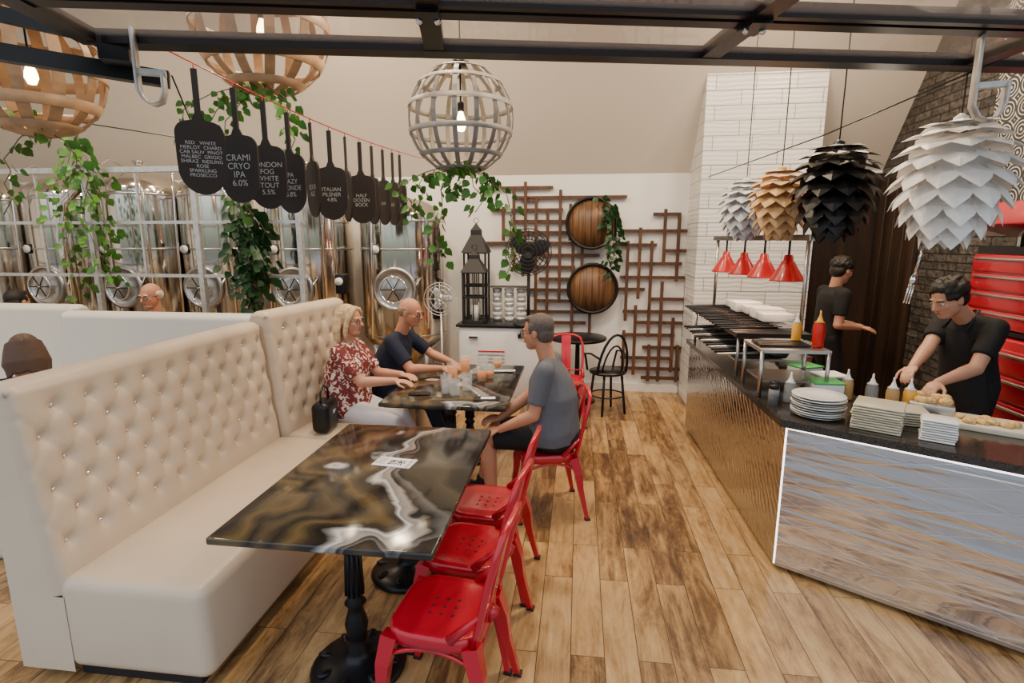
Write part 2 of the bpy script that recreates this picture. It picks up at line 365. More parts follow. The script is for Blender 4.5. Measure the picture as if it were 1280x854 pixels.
pint(-.90,4.22,BEER,.17,.85);pint(-.78,4.40,WATER,.13,.5);pint(-.70,4.20,BEER,.10,.5)
b=MB();b.lathe([(.035,0),(.035,.004),(.004,.008),(.004,.08),(.02,.10),(.038,.13),(.034,.19),(.032,.19),(.036,.13),(.018,.103),(.001,.098)],(0,0,0),GLASS,20,cap=False)
b.lathe([(.001,.1),(.018,.105),(.035,.13),(.034,.15),(.001,.15)],(0,0,0),BEER,18);b.build('wine_glass',T=TZ(-.62,4.12,.76))
b=MB();b.box((0,0,.006),(.15,.075,.010),BLACK,bev=.003);b.build('mobile_phone',T=TZ(-1.12,3.66,.76,.1))
b=MB();b.box((0,0,.004),(.18,.10,.008),BLACK,bev=.003);b.box((.01,0,.009),(.1,.05,.003),PAPER);b.build('bill_folder',T=TZ(-.62,3.60,.76,.1))
b=MB();b.tube([(-.09,0,.006),(.02,0,.004)],.005,STEELM,6);b.ell((.05,0,.006),(.03,.018,.005),STEELM);b.box((0,.035,.003),(.18,.05,.005),PAPER);b.build('cutlery_napkin',T=TZ(-.60,4.4,.76,.2))
b=MB();b.box((0,0,.12),(.13,.24,.22),BLACK,bev=.04,seg=4);b.tube([(0,-.08,.21),(0,-.07,.30),(0,0,.34),(0,.07,.30),(0,.08,.21)],.008,BLACK,8)
b.box((.067,0,.15),(.006,.05,.03),CHROME,bev=.002);b.build('black_handbag',T=TZ(-1.82,3.62,.475,.1))
# ------------------------------------------------------------ service counter
P0=V((1.14,2.98));dn=(V((2.95,1.79))-P0).normalized();P1=P0+dn*1.85;far=V((1.085,5.37));nn=V((-dn.y,dn.x))
def prism(b,poly,z0,z1,m,smooth=False):
    n=len(poly);vs=[(p[0],p[1],z0) for p in poly]+[(p[0],p[1],z1) for p in poly]
    b.add(vs,[list(range(n))[::-1],list(range(n,2*n))]+[[i,(i+1)%n,n+(i+1)%n,n+i] for i in range(n)],m,smooth)
b=MB()
I1=P1+nn*.72
prism(b,[P0,P1,I1,(1.66,3.22)],0.03,.86,COUNTERM)
b2=MB();prism(b2,[(P0.x-.003,P0.y+.01),(1.66,3.23),(1.66,5.37),(far.x,far.y)],0.03,.86,HAMMER)
o=-nn*.03
prism(b,[P0+o+V((-.03,0)),P1+o,P1+nn*.78,(1.72,3.30),(1.70,5.40),(far.x-.03,5.40)],.86,.90,GRANITE)
e0=P0+o*.75;e1=P1+o*.75
prism(b,[e0,e1,e1+nn*.012,e0+nn*.012],.846,.859,LED)
c0=P0-nn*.002-V((.002,0))
b.tube([(c0.x,c0.y,.04),(c0.x,c0.y,.85)],.0045,LED,8)
prism(b,[P0-nn*.002,P1-nn*.002,P1,P0],.03,.05,STEELM)
b.build('bar_counter');b2.build('kitchen_pass_counter')
b=MB()
b.box((1.34,4.62,1.20),(.50,1.5,.03),BLACK)
for yy in (3.92,5.32):
    for xx in (1.12,1.56): b.tube([(xx,yy,.9),(xx,yy,1.2)],.012,STEELM,8)
b.box((1.34,4.62,1.02),(.48,1.42,.015),STEELM)
for i in range(16):
    y=3.95+i*.088;b.tube([(1.0,y,1.235+.01*random.random()),(1.42,y+.03,1.245)],.009,BLACK,6);b.box((1.45,y+.03,1.245),(.12,.06,.006),STEELM)
for i in range(15):
    y=3.95+i*.09;b.tube([(.99,y,1.05),(1.36,y,1.07)],.010,BLACK if i%3 else STEELM,6);b.lathe([(.06,0),(.075,.03)],(1.4,y,1.04),BLACK,12)
b.build('pan_storage_shelf')
b=MB()
b.box((1.30,3.55,1.19),(.40,.36,.02),STEELM)
for xx in(1.11,1.49):
    for yy in (3.38,3.72): b.tube([(xx,yy,.9),(xx,yy,1.19)],.013,STEELM,8)
b.box((1.30,3.55,1.0),(.36,.3,.015),STEELM)
for k in range(5): b.box((1.27,3.47+k*.04,1.21),(.30,.02,.012),BLACK)
b.build('steel_pass_stand')
def bottle(x,y,z,mt,name,h=.17,r=.03,tip=YEL):
    b=MB();b.lathe([(r*.9,0),(r,.01),(r,h*.7),(r*.85,h*.78),(r*.85,h*.84)],(0,0,0),mt,18);b.lathe([(r*.9,h*.84),(r*.5,h*.9),(.006,h*1.1),(.004,h*1.25)],(0,0,0),tip,14);return b.build(name,T=TZ(x,y,z))
bottle(1.47,3.50,1.202,KETCH,'ketchup_bottle',.18,.034,YEL)
bottle(1.40,3.66,1.202,YEL,'sauce_bottle',.15,.028,PAPER)
SAUCE=mat('sauce',(.45,.26,.10),.3)
for i,(x,y) in enumerate(((1.78,3.22),(1.86,3.20),(1.71,3.30),(1.62,3.40),(1.25,3.28))): bottle(x,y,.9,[SAUCE,YEL,WATER,SAUCE,WATER][i],'squeeze_bottle',.15,.033,PAPER)
for x,y in ((1.14,3.22),(1.17,3.30)):
    b=MB();b.lathe([(.028,0),(.03,.08),(.026,.1)],(0,0,0),WATER,16);b.lathe([(.024,.005),(.026,.06)],(0,0,0),BLACKM,16);b.lathe([(.027,.1),(.027,.12),(.01,.128)],(0,0,0),BLACK,16);b.build('pepper_shaker',T=TZ(x,y,.9))
b=MB()
b.tube([(1.28,5.35,1.22),(1.28,5.35,1.86)],.014,STEELM,8);b.tube([(1.50,3.86,1.22),(1.50,3.86,1.86)],.014,STEELM,8)
b.box((1.39,4.6,1.865),(.06,1.62,.04),STEELM,rz=.14)
for x,y in ((1.45,4.05),(1.405,4.42),(1.36,4.78),(1.31,5.15)):
    b.tube([(x,y,1.85),(x,y,1.74)],.008,BLACK,6)
    b.lathe([(.012,.175),(.028,.17),(.034,.13),(.045,.12),(.06,.09),(.115,0),(.118,-.008),(.11,-.004),(.055,.08),(.001,.085)],(x,y,1.575),REDM,28)
    b.ell((x,y,1.60),(.035,.035,.04),BULB,seg=12,n=8)
b.build('red_heat_lamp_rack')
b=MB()
for k in range(9):
    z=k*.013;b.lathe([(.07,z),(.09,z+.003),(.135,z+.012),(.134,z+.015),(.088,z+.007),(.001,z+.006)],(random.uniform(-.004,.004),random.uniform(-.004,.004),0),WHITEP if k%3 else STEELM,30)
b.build('round_plate_stack',T=TZ(1.32,3.06,.90))
def sqstack(x,y,n,s,mt,rz,dz=.013):
    b=MB()
    for k in range(n):
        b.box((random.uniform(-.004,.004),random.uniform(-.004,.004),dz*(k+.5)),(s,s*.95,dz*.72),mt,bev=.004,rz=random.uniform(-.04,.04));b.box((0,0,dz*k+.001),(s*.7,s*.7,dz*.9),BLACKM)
    return b.build('square_plate_stack',T=TZ(x,y,.9,rz))
sqstack(1.54,2.89,10,.215,BEIGEP,-.55);sqstack(1.74,2.74,9,.14,WHITEP,-.5,.012);sqstack(1.73,3.0,6,.19,BEIGEP,-.3)
b=MB();b.box((0,0,.015),(.36,.24,.03),mat('cutting_board',(.62,.56,.44),.5),bev=.005)
for i in range(14): b.ell((random.uniform(-.12,.12),random.uniform(-.08,.08),.04),(.03,.022,.015),FOOD,seg=8,n=6)
b.build('cutting_board_with_food',T=TZ(2.10,2.95,.9,-.55))
for i,(x,y) in enumerate(((1.50,3.42),(1.60,3.60),(1.55,3.85),(1.60,4.15))):
    b=MB();b.box((0,0,.05),(.17,.15,.10),[PAPER,WATER,WHITEP,STEELM][i],bev=.01);b.box((0,0,.105),(.175,.155,.012),[GREENL,PAPER,GREENL,STEELM][i],bev=.004);b.build('food_container',T=TZ(x,y,.9,.2*i))
b=MB()
for i in range(26):
    y=4.0+i*.048;b.lathe([(.04,0),(.06,.03),(.058,.03),(.038,.004)],(1.62+random.uniform(-.03,.03),y,.9),WHITEP if i%2 else FOOD,12)
b.build('prep_bowls')
b=MB();b.box((0,0,.04),(.20,.24,.08),STEELM,bev=.006)
for i in range(10): b.ell((random.uniform(-.07,.07),random.uniform(-.08,.08),.09),(.03,.03,.02),FOOD,seg=8,n=6)
b.build('food_tray',T=TZ(1.95,3.16,.9,-.5))
b=MB()
for i in range(5): b.box((random.uniform(-.02,.02),-.5+i*.22,.03),(.22,.17,.06+.02*(i%2)),PAPER if i%2 else WHITEP,bev=.006)
b.build('takeout_boxes',T=TZ(1.46,4.75,1.255))
# ------------------------------------------------------------ pendants
def globe(x,y,z,R,mt,ztop=4.44,vert=12,lat=(-58,-32,0,32,58),wd=.014):
    b=MB()
    for i in range(vert):
        a=2*pi*i/vert+.1;P=[]
        for j in range(21):
            t=-pi/2+.16+(pi-.32)*j/20;P.append(V((R*math.cos(t)*math.cos(a),R*math.cos(t)*math.sin(a),R*math.sin(t))))
        tn=V((-math.sin(a),math.cos(a),0));vs=[];fs=[]
        for p in P:
            n=p.normalized()
            for s1,s2 in ((-1,0),(1,0),(1,1),(-1,1)): vs.append(p+tn*s1*wd-n*.006*s2)
        for j in range(20):
            for q in range(4): k=(q+1)%4;fs.append([j*4+q,j*4+k,j*4+4+k,j*4+4+q])
        b.add(vs,fs,mt,False)
    for la in lat:
        la=math.radians(la);r=(R+.004)*math.cos(la);zz=(R+.004)*math.sin(la);h=wd*1.1;sl=math.sin(la)*h
        b.lathe([(r+sl,zz-h*math.cos(la)),(r-sl,zz+h*math.cos(la)),(r-sl-.006,zz+h*math.cos(la)),(r+sl-.006,zz-h*math.cos(la)),(r+sl,zz-h*math.cos(la))],(0,0,0),mt,48,cap=False)
    b.lathe([(.06,R-.01),(.06,R+.01),(.02,R+.02),(.02,R+.06)],(0,0,0),BLACK,20)
    b.lathe([(.055,-R+.0),(.055,-R+.012)],(0,0,0),mt,20)
    b.tube([(0,0,R+.05),(0,0,ztop-z)],.004,BLACK,6);b.tube([(0,0,R),(0,0,.09)],.006,BLACK,6);b.lathe([(.02,.05),(.022,.1),(.015,.11)],(0,0,0),BLACK,14)
    b.lathe([(.001,-.07),(.02,-.065),(.034,-.03),(.03,.0),(.016,.04),(.014,.055)],(0,0,0),BULB,18)
    return b.build('globe_pendant_lamp',T=TZ(x,y,z))
globe(-.77,3.6,2.60,.335,GLOBEG,vert=16,lat=(-62,-40,-14,14,40,62));globe(-3.16,3.0,2.80,.36,GLOBEB,wd=.030,vert=12);globe(-2.07,3.6,3.20,.42,GLOBEB,wd=.030,vert=12)
def arti(x,y,z,R,mt,ztop=4.44):
    b=MB();rings=9
    for k in range(rings):
        t=k/(rings-1);ph=math.radians(20+135*t);n=max(5,int(4+8*math.sin(ph)))
        for i in range(n):
            a=2*pi*(i+.5*(k%2))/n+random.uniform(-.05,.05)
            rr=R*.74*math.sin(ph);zz=R*.98*math.cos(ph)
            c=V((rr*math.cos(a),rr*math.sin(a),zz))
            out=V((math.cos(a),math.sin(a),0));tn=V((-math.sin(a),math.cos(a),0))
            dr=(out*(1.1-.85*t)+V((0,0,.0-1.15*t))).normalized()
            nr=tn.cross(dr);l=R*.60;w=R*.27
            base=c-dr*l*.35
            pts=[(0,-.35,0),(0,.35,0),(.42,-1,0),(.42,0,.18),(.42,1,0),(.72,-.75,.0),(.72,.75,.0),(.75,0,.14),(1.08,0,-.12)]
            vs=[base+dr*l*p[0]+tn*w*p[1]+nr*w*-p[2] for p in pts]
            b.add(vs,[[0,1,4,3],[0,3,2],[2,3,7,5],[3,4,6,7],[5,7,8],[7,6,8]],mt,False)
    b.ell((0,0,0),(R*.5,R*.5,R*.7),mt,seg=16,n=10)
    b.lathe([(.03,R*.9),(.03,R*1.05),(.008,R*1.12)],(0,0,0),mt,16);b.tube([(0,0,R),(0,0,ztop-z)],.0035,BLACK,6)
    return b.build('artichoke_pendant_lamp',T=TZ(x,y,z))
arti(1.74,2.9,2.14,.255,PWHITE);arti(1.43,3.4,2.14,.235,PBLACK);arti(1.34,4.0,2.11,.205,PWOOD);arti(1.27,4.55,2.10,.20,PGREY)
b=MB();b.tube([(0,0,.16),(0,0,-.02)],[.005,.008],CHROME,8);b.tube([(0,0,-.02),(0,0,-.08)],[.014,.02],CHROME,8,flat=.3)
for q in(-1,0,1): b.tube([(q*.011,0,-.07),(q*.013,0,-.17)],.0035,CHROME,6)
b.tube([(0,0,.16),(0,0,.30)],.0015,BLACK,4)
b.build('hanging_fork_ornament',T=TZ(1.68,2.98,1.70)@M.Rotation(.15,4,'Y'))
# ------------------------------------------------------------ garage door overhead
A=V((-1.85,2.03,2.6));B=V((2.35,2.89,2.6));dx=(B-A).normalized();dy=V((dx.y,-dx.x,0))
ang=math.atan2(dx.y,dx.x)
b=MB()
def beam(p,q,w,h,m):
    p=V(p);q=V(q);c=(p+q)/2;d=q-p;R=d.to_track_quat('X','Z').to_matrix();b.box(c,(d.length,w,h),m,R=R)
beam(A,B,.085,.05,DARKST)
for off in (.36,.98): beam(A+dy*off+V((0,0,.01)),B+dy*off+V((0,0,.01)),.06,.05,DARKST)
beam(A+dy*.43+V((0,0,.01)),B+dy*.43+V((0,0,.01)),.03,.05,DARKST)
Ld=(B-A).length
for s in (.0,.30,.56,.83,1):
    p=A+dx*Ld*s;beam(p,p+dy*1.0,.075,.045,DARKST)
vs=[A,B,B+dy*.95,A+dy*.95];b.add(vs+[v+V((0,0,.006)) for v in vs],[[0,1,2,3],[7,6,5,4],[0,4,5,1],[1,5,6,2],[2,6,7,3],[3,7,4,0]],PAT,False)
for s in (.30,.56,.83):
    p=A+dx*Ld*s+dy*.39+V((0,0,-.03));b.box(p,(.07,.12,.015),BLACK,rz=ang)
    for e in(-.03,.03): b.ell(p+dx*e+V((0,0,-.012)),.012,CHROME,seg=8,n=6)
b.build('overhead_garage_door')
b=MB()
beam((-3.2,1.3,2.62),(-1.70,2.22,2.50),.05,.06,BLACK);beam((-3.0,1.2,2.75),(-1.9,2.0,2.62),.03,.05,BLACK)
b.box((-1.78,2.05,2.57),(.1,.08,.1),BLACK,rz=.5)
b.build('door_track_rail')
def hook(x,y,z,rz,sc=1):
    b=MB();P=[(0,0,.22),(0,0,.05),(.0,0,-.02),(.02,0,-.06),(.05,0,-.075),(.08,0,-.06),(.095,0,-.02),(.095,0,.05)]
    P=[V(p)*sc for p in P];vs=[];fs=[]
    for p in P:
        for s1,s2 in ((-1,-1),(1,-1),(1,1),(-1,1)): vs.append(p+V((s2*.004,s1*.030,0)))
    for j in range(len(P)-1):
        for q in range(4): k=(q+1)%4;fs.append([j*4+q,j*4+k,j*4+4+k,j*4+4+q])
    b.add(vs,fs,GALV,True);b.box((.05*sc,0,.05),(.11*sc,.03,.02),GALV);return b.build('track_bracket',T=TZ(x,y,z,rz))
hook(-1.66,2.0,2.42,.42,.9);hook(1.44,2.35,2.36,-.25,1.0)
b=MB();b.tube([V((1.75,2.55,2.60)),V((1.42,3.6,2.46)),V((1.12,5.2,2.40))],.004,BLACK,6);b.tube([(-3.6,3.4,2.66),(-2.3,3.2,2.44),(-1.9,2.5,2.6)],.004,BLACK,6);b.build('suspension_cable')
# ------------------------------------------------------------ menu paddles
def cx(y): return -2.27+.154*y
def cz(y): return 2.70-.045*(y-2.6)-.05*math.sin(pi*(y-2.4)/2.6)
b=MB();b.tube([(cx(y),y,cz(y)) for y in [2.3+i*.15 for i in range(20)]],.0035,RED,6);b.tube([(cx(2.3),2.3,cz(2.3)),(-1.9,2.25,2.62)],.004,BLACK,5);b.build('paddle_cord')
texts=[("RED   WHITE\nMERLOT  CHARD\nCAB SAUV  PINOT\nMALBEC  GRIGIO\nSHIRAZ  RIESLING\nROSE\nSPARKLING\nPROSECCO",.023),("CRAMI\nCRYO\nIPA\n6.0%",.046),("LONDON\nFOG\nWHITE\nSTOUT\n5.5%",.040),("IPA\nHAZY\nBLONDE\n5.8%",.040),("SOUR\nALE",.045),("ITALIAN\nPILSNER\n4.8%",.036),("LAGER",.04),("HALF\nDOZEN\nBOCK",.036),("PORTER",.03),("CIDER",.03),("ALE",.04),("RED",.04)]
ys=[2.61,2.855,3.07,3.27,3.49,3.69,3.88,4.07,4.24,4.41,4.57,4.70]
rots=[.55,.05,.15,-.2,-.75,.1,-.9,.05,-.75,-.75,-.8,-.8]
for i,y in enumerate(ys):
    b=MB();out=[];W=.108
    out.append((.014,0));out.append((.014,-.20));out.append((.03,-.235))
    for t in range(0,7): a=pi/2-t*pi/12;out.append((W-.06+.06*math.cos(a),-.30+.06*math.sin(a)))
    out.append((W,-.42))
    for t in range(1,9): a=-t*pi/2/8;out.append((W*math.cos(a),-.46+.13*math.sin(a)))
    o2=out+[(-x_,z_) for x_,z_ in out[::-1] if x_>1e-4]
    n=len(o2);vs=[(x_,-.006,z_) for x_,z_ in o2]+[(x_,.006,z_) for x_,z_ in o2]
    b.add(vs,[list(range(n))[::-1],list(range(n,2*n))]+[[k,(k+1)%n,n+(k+1)%n,n+k] for k in range(n)],CHALKB,False)
    b.tube([(0,0,-.01),(0,0,.03)],.003,RED,5)
    o=b.build('chalk_menu_paddle',T=TZ(cx(y),y,cz(y)-.025,rots[i]))
    c=bpy.data.curves.new('chalk_text','FONT');c.body=texts[i][0];c.size=texts[i][1];c.align_x='CENTER';c.align_y='CENTER';c.space_line=.95;c.materials.append(CHALK)
    to=bpy.data.objects.new('chalk_text',c);bpy.context.collection.objects.link(to);to.parent=o;to.location=(0,-.0075,-.42);to.rotation_euler=(pi/2,0,0)
# ------------------------------------------------------------ vines
def vine(name,paths,size=.045,step=.03,mt=LEAF,spread=.04):
    b=MB()
    for P in paths:
        P=[V(p) for p in P]
        b.tube(P,.003,STEM,5)
        for i in range(len(P)-1):
            d=P[i+1]-P[i];n=max(1,int(d.length/step))
            for k in range(n):
                p=P[i]+d*(k/n);a=random.uniform(0,2*pi);o=V((math.cos(a),math.sin(a),random.uniform(-.5,.3)))
                c=p+o*spread*random.uniform(.3,1.1);s=size*random.uniform(.7,1.25)
                dr=(o+V((0,0,-.9))).normalized();tn=dr.cross(V((math.cos(a+1),math.sin(a+1),.3))).normalized();nr=tn.cross(dr)
                pts=[(0,0,0),(.3,-.42,.08),(.3,0,-.03),(.3,.42,.08),(.65,-.34,.05),(.65,0,-.04),(.65,.34,.05),(1.05,0,.03)]
                vs=[c+dr*s*q[0]+tn*s*q[1]+nr*s*q[2] for q in pts]
                b.add(vs,[[0,2,1],[0,3,2],[1,2,5,4],[2,3,6,5],[4,5,7],[5,6,7]],mt,True)
    return b.build(name)
def hang(x,y,z,dx,dy,L,n=8,w=.05):
    P=[]
    for i in range(n+1):
        t=i/n;P.append((x+dx*min(1,2.2*t)+random.uniform(-w,w)*t,y+dy*min(1,2*t)+random.uniform(-w,w)*t,z-L*t*t*.6-L*t*.4))
    return P
vine('trailing_ivy',[hang(-.77,3.5,2.30,-.26,0,.28),hang(-.77,3.5,2.30,.22,0,.2),hang(-.72,3.55,2.30,.28,0,.68),hang(-.8,3.5,2.30,-.1,0,.6),hang(-.8,3.5,2.32,-.32,0,.35),hang(-.75,3.45,2.32,.1,0,.3),hang(-.77,3.5,2.36,.0,0,.25)],.06,.02,LEAF,.06)
vine('trailing_ivy',[hang(-2.07,3.5,2.84,-.38,0,.65),hang(-2.07,3.5,2.84,.25,-.1,.45),hang(-2.15,3.55,2.85,-.5,0,.4),hang(-2.0,3.5,2.8,.12,0,.3),hang(-2.1,3.5,2.8,-.25,0,.8)],.06,.022,LEAF,.06)
vine('trailing_ivy',[hang(-4.8,4.93,2.95,.0,0,1.4),hang(-4.85,4.93,2.75,.22,0,.9),hang(-4.8,4.93,2.85,-.2,0,1.6),hang(-4.75,4.93,2.6,.1,0,1.2),hang(-4.8,4.93,2.55,-.35,0,.5)],.085,.028,LEAF,.1)
vine('trailing_ivy',[hang(-3.15,4.9,2.35,.05,0,1.0),hang(-3.2,4.9,2.2,.12,0,.9),hang(-3.1,4.9,2.0,-.15,0,.55),hang(-3.15,4.88,2.2,.2,0,.75),hang(-3.1,4.88,2.1,-.05,0,.9),hang(-3.1,4.85,2.0,.05,0,.8)],.095,.015,LEAFD,.11)
vine('trailing_ivy',[hang(-3.2,3.0,2.5,-.2,0,.5),hang(-3.2,3.0,2.5,.25,0,.35),hang(-3.25,3,2.6,-.4,0,.4)],.06,.025,LEAF,.06)
vine('trailing_ivy',[hang(.2,6.5,2.34,.12,0,.35),hang(.3,6.5,2.28,.1,0,.85),hang(.32,6.5,2.2,.05,0,.6),hang(.3,6.5,2.25,.12,0,.7)],.07,.016,LEAFD,.06)
# ------------------------------------------------------------ railing
b=MB()
for z in (2.52,2.02,1.50,1.0): b.box((-5.2,5.0,z),(5.2,.05,.05) if z>2.4 else (5.2,.03,.03),GALV)
for x in (-7.3,-6.0,-4.85,-3.7,-2.65): b.box((x,5.0,1.27),(.05,.05,2.5),GALV)
for x in (-6.6,-5.4,-4.3,-3.2): b.box((x,5.0,2.02),(.02,.02,1.0),GALV)
b.build('galvanised_railing')
# ------------------------------------------------------------ tanks
def tank(x,y,r,top,name='brewing_tank',rz=0):
    b=MB();h=top
    b.lathe([(.04,.35),(.08,.36),(r*.95,.72),(r,.78),(r,h-.26),(r*.985,h-.2),(r*.9,h-.12),(r*.65,h-.05),(r*.3,h-.01),(.05,h),(.05,h+.10),(.07,h+.10),(.07,h+.12),(.001,h+.12)],(0,0,0),STEEL,48)
    for z in (.80,1.75,h-.27): b.lathe([(r,z-.012),(r+.006,z),(r,z+.012)],(0,0,0),STEELM,48,cap=False)
    for k in range(4):
        a=pi/4+k*pi/2;b.tube([(r*.85*math.cos(a),r*.85*math.sin(a),.75),(r*.85*math.cos(a),r*.85*math.sin(a),0)],.03,STEELM,10)
    R=M.Rotation(pi/2,3,'X')
    b.lathe([(.235,0),(.235,.05),(.215,.06),(.20,.05),(.19,.03),(.12,.055),(.001,.065)],(0,-r+.03,1.33),STEELM,36,R=R)
    b.tube([(.14*math.cos(a),-r-.09,1.33+.14*math.sin(a)) for a in [i*pi/12 for i in range(24)]],.009,CHROME,8,closed=True)
    for k in range(3):
        a=k*pi/3;b.tube([(.14*math.cos(a),-r-.09,1.33+.14*math.sin(a)),(-.14*math.cos(a),-r-.09,1.33-.14*math.sin(a))],.006,BLACK,6)
    b.tube([(0,-r,1.33),(0,-r-.1,1.33)],.012,CHROME,8);b.tube([(.2,-r-.02,1.33),(.27,-r+.02,1.45),(.27,-r+.06,1.2)],.015,STEELM,8)
    b.tube([(r*.6,-r*.85,h-.1),(r*.72,-r*.85,h-.25),(r*.72,-r*.85,.9)],.018,CHROME,10)
    b.tube([(-.1,-.1,h+.05),(-.1,-.3,h+.1),(-.2,-r-.05,h-.05),(-.25,-r-.05,.8)],.013,CHROME,8)
    b.lathe([(.055,0),(.055,.025)],(-.2,-r+.04,1.75),BLACK,20,R=R);b.lathe([(.045,0),(.045,.03)],(-.2,-r+.037,1.75),PAPER,20,R=R)
    return b.build(name,T=TZ(x,y,0,rz))
tank(-2.0,6.1,.47,2.32,rz=.1);tank(-3.05,6.0,.47,2.58);tank(-4.15,6.05,.44,2.60);tank(-5.05,5.95,.43,2.62);tank(-6.05,6.0,.45,2.58);tank(-7.1,6.0,.45,2.58)
b=MB();b.tube([(-5.55,5.38,1.0),(-5.6,5.38,1.9),(-5.5,5.38,2.25),(-5.3,5.38,2.4),(-5.1,5.38,2.42)],.05,CHROME,14);b.tube([(-2.55,5.5,.7),(-2.55,5.5,2.3),(-2.4,5.5,2.45),(-2.0,5.5,2.42)],.02,CHROME,10);b.tube([(-6.6,5.4,.8),(-6.6,5.4,2.2),(-6.3,5.4,2.35)],.03,CHROME,10);b.build('process_pipe')
b=MB();b.box((0,0,0),(.10,.12,.2),BLACK,bev=.01);b.lathe([(.04,0),(.04,.02)],(0,-.06,.03),PAPER,16,R=M.Rotation(pi/2,3,'X'));b.tube([(0,0,-.1),(0,0,-1.38)],.015,BLACK,6);b.build('control_box',T=TZ(-2.45,5.42,1.4))
# ------------------------------------------------------------ back wall decor
def wx(u): return (u-721)/101.
def wz(v): return 2.46-(v-235)*.00953
def lattice(name,H,Vv):
    b=MB()
    for v,u0,u1 in H: b.box(((wx(u0)+wx(u1))/2,6.665,wz(v)),((u1-u0)/101.,.03,.036),STICK)
    for u,v0,v1 in Vv: b.box((wx(u),6.64,(wz(v0)+wz(v1))/2),(.036,.03,(v1-v0)*.00953),STICK)
    b.build(name)
lattice('wood_lattice_wall_art',
 [(235,598,688),(247,640,775),(262,612,700),(276,640,716),(290,628,720),(303,600,716),(318,668,745),(333,640,716),(348,672,712),(362,655,712),(376,668,715),(390,655,735),(404,668,730),(250,650,668)],
 [(641,235,338),(655,228,300),(668,247,395),(682,262,405),(697,238,378),(709,255,300),(628,258,300),(713,300,420),(724,303,335),(735,380,425),(652,300,345)])
lattice('wood_lattice_wall_art',
 [(268,806,838),(288,770,860),(305,760,812),(312,820,868),(328,778,842),(345,770,866),(360,742,800),(372,806,862),(388,775,850),(402,790,866),(418,775,838),(434,800,862),(448,774,835),(462,752,850),(474,800,860)],
 [(820,262,330),(792,284,372),(806,300,420),(836,268,350),(852,278,330),(778,300,400),(848,345,440),(862,330,470),(820,350,478),(790,380,470),(835,395,465),(777,412,462),(842,430,478),(808,430,478)])
def barrelhead(x,z):
    b=MB();R=M.Rotation(pi/2,3,'X');b.lathe([(.27,0),(.27,.05),(.001,.05)],(0,0,0),BARREL,40,R=R);b.lathe([(.27,-.01),(.305,-.01),(.305,.07),(.275,.07),(.27,.05)],(0,0,0),BLACK,40,R=R,cap=False)
    for i in range(-3,4): b.box((i*.075,-.0505,0),(.004,.004,2*math.sqrt(.27**2-(i*.075)**2)),BLACKM)
    return b.build('barrel_head_wall_decor',T=TZ(x,6.68-.08,z))
barrelhead(.13,2.04);barrelhead(.16,1.28)
b=MB();b.box((0,0,.45),(.95,.55,.88),WHITEP,bev=.02);b.box((0,0,.905),(1.0,.6,.03),BLACK,bev=.005)
b.box((0,-.28,.47),(.9,.012,.74),mat('cooler_panel',(.66,.66,.65),.4),bev=.004);b.box((.3,-.292,.80),(.2,.01,.05),BLACK);b.box((-.3,-.30,.78),(.10,.03,.02),CHROME)
for i in range(5): b.box((-.1,-.29,.62-i*.04),(.3,.006,.012),KETCH if i==0 else GALV)
b.build('undercounter_cooler',T=TZ(-.86,6.2,0))
def lantern(x,y,z,s,h):
    b=MB()
    for i in(-1,1):
        for j in (-1,1): b.box((i*s*.46,j*s*.46,h*.36),(.02,.02,h*.66),BLACKM)
    for zz in (.02,h*.36,h*.70):
        for i in (-1,1): b.box((i*s*.46,0,zz),(.018,s,.022),BLACKM);b.box((0,i*s*.46,zz),(s,.018,.022),BLACKM)
    b.box((0,0,.01),(s,s,.02),BLACKM)
    for i in(-1,1): b.box((0,i*s*.46,h*.36),(.012,.01,h*.66),BLACKM)
    b.lathe([(s*.80,h*.70),(s*.78,h*.71),(s*.30,h*.88),(s*.30,h*.93),(s*.02,h)],(0,0,0),BLACKM,4,R=M.Rotation(pi/4,3,'Z'),smooth=False)
    b.tube([(.03*math.cos(a),0,h+.03+.03*math.sin(a)) for a in [k*pi/5 for k in range(10)]],.004,BLACK,6,closed=True)
    b.lathe([(.04,.02),(.04,.2)],(0,0,0),WHITEP,16);return b.build('black_candle_lantern',T=TZ(x,y,z))
lantern(-1.17,6.08,.92,.25,.82);lantern(-1.20,6.36,.92,.27,1.12)
b=MB()
for i in range(7):
    for j in range(3): b.lathe([(.05,i*.055),(.06,i*.055+.05),(.055,i*.055+.05)],(-.14+j*.14,0,0),WHITEP if (i+j)%2 else GALV,14)
b.box((0,0,.40),(.44,.18,.01),BLACK);b.build('stacked_cups',T=TZ(-.80,6.25,.92))
R=M.Rotation(pi/2,3,'X')
b=MB();b.lathe([(.17,0),(.17,.02),(.03,.04),(.02,.06)],(0,0,0),BLACKM,28);b.tube([(0,0,.04),(0,0,.68)],.018,BLACKM,10)
b.lathe([(.05,-.12),(.08,-.1),(.08,.02),(.03,.05)],(0,0,.80),BLACKM,20,R=R)
for k in range(3):
    a=k*2*pi/3+.4;b.ell((.12*math.cos(a),-.05,.80+.12*math.sin(a)),(.12,.010,.085),BLACKM,R=M.Rotation(-a,3,'Y'))
for rr in (.06,.10,.14,.18,.22,.25): b.tube([(rr*math.cos(a),-.10+.04*(rr/.25)**2,.80+rr*math.sin(a)) for a in [i*pi/14 for i in range(28)]],.0055,BLACKM,5,closed=True)
for k in range(24):
    a=k*pi/12;b.tube([(0,-.10,.80),(.25*math.cos(a),-.06,.80+.25*math.sin(a)),(.08*math.cos(a),.06,.80+.08*math.sin(a))],.0035,BLACKM,4)
b.build('black_desk_fan',T=TZ(-.55,5.98,.92))
b=MB();b.lathe([(.13,0),(.13,.02),(.02,.04)],(0,0,0),GALV,20);b.tube([(0,0,.02),(0,0,1.1)],.012,GALV,8)
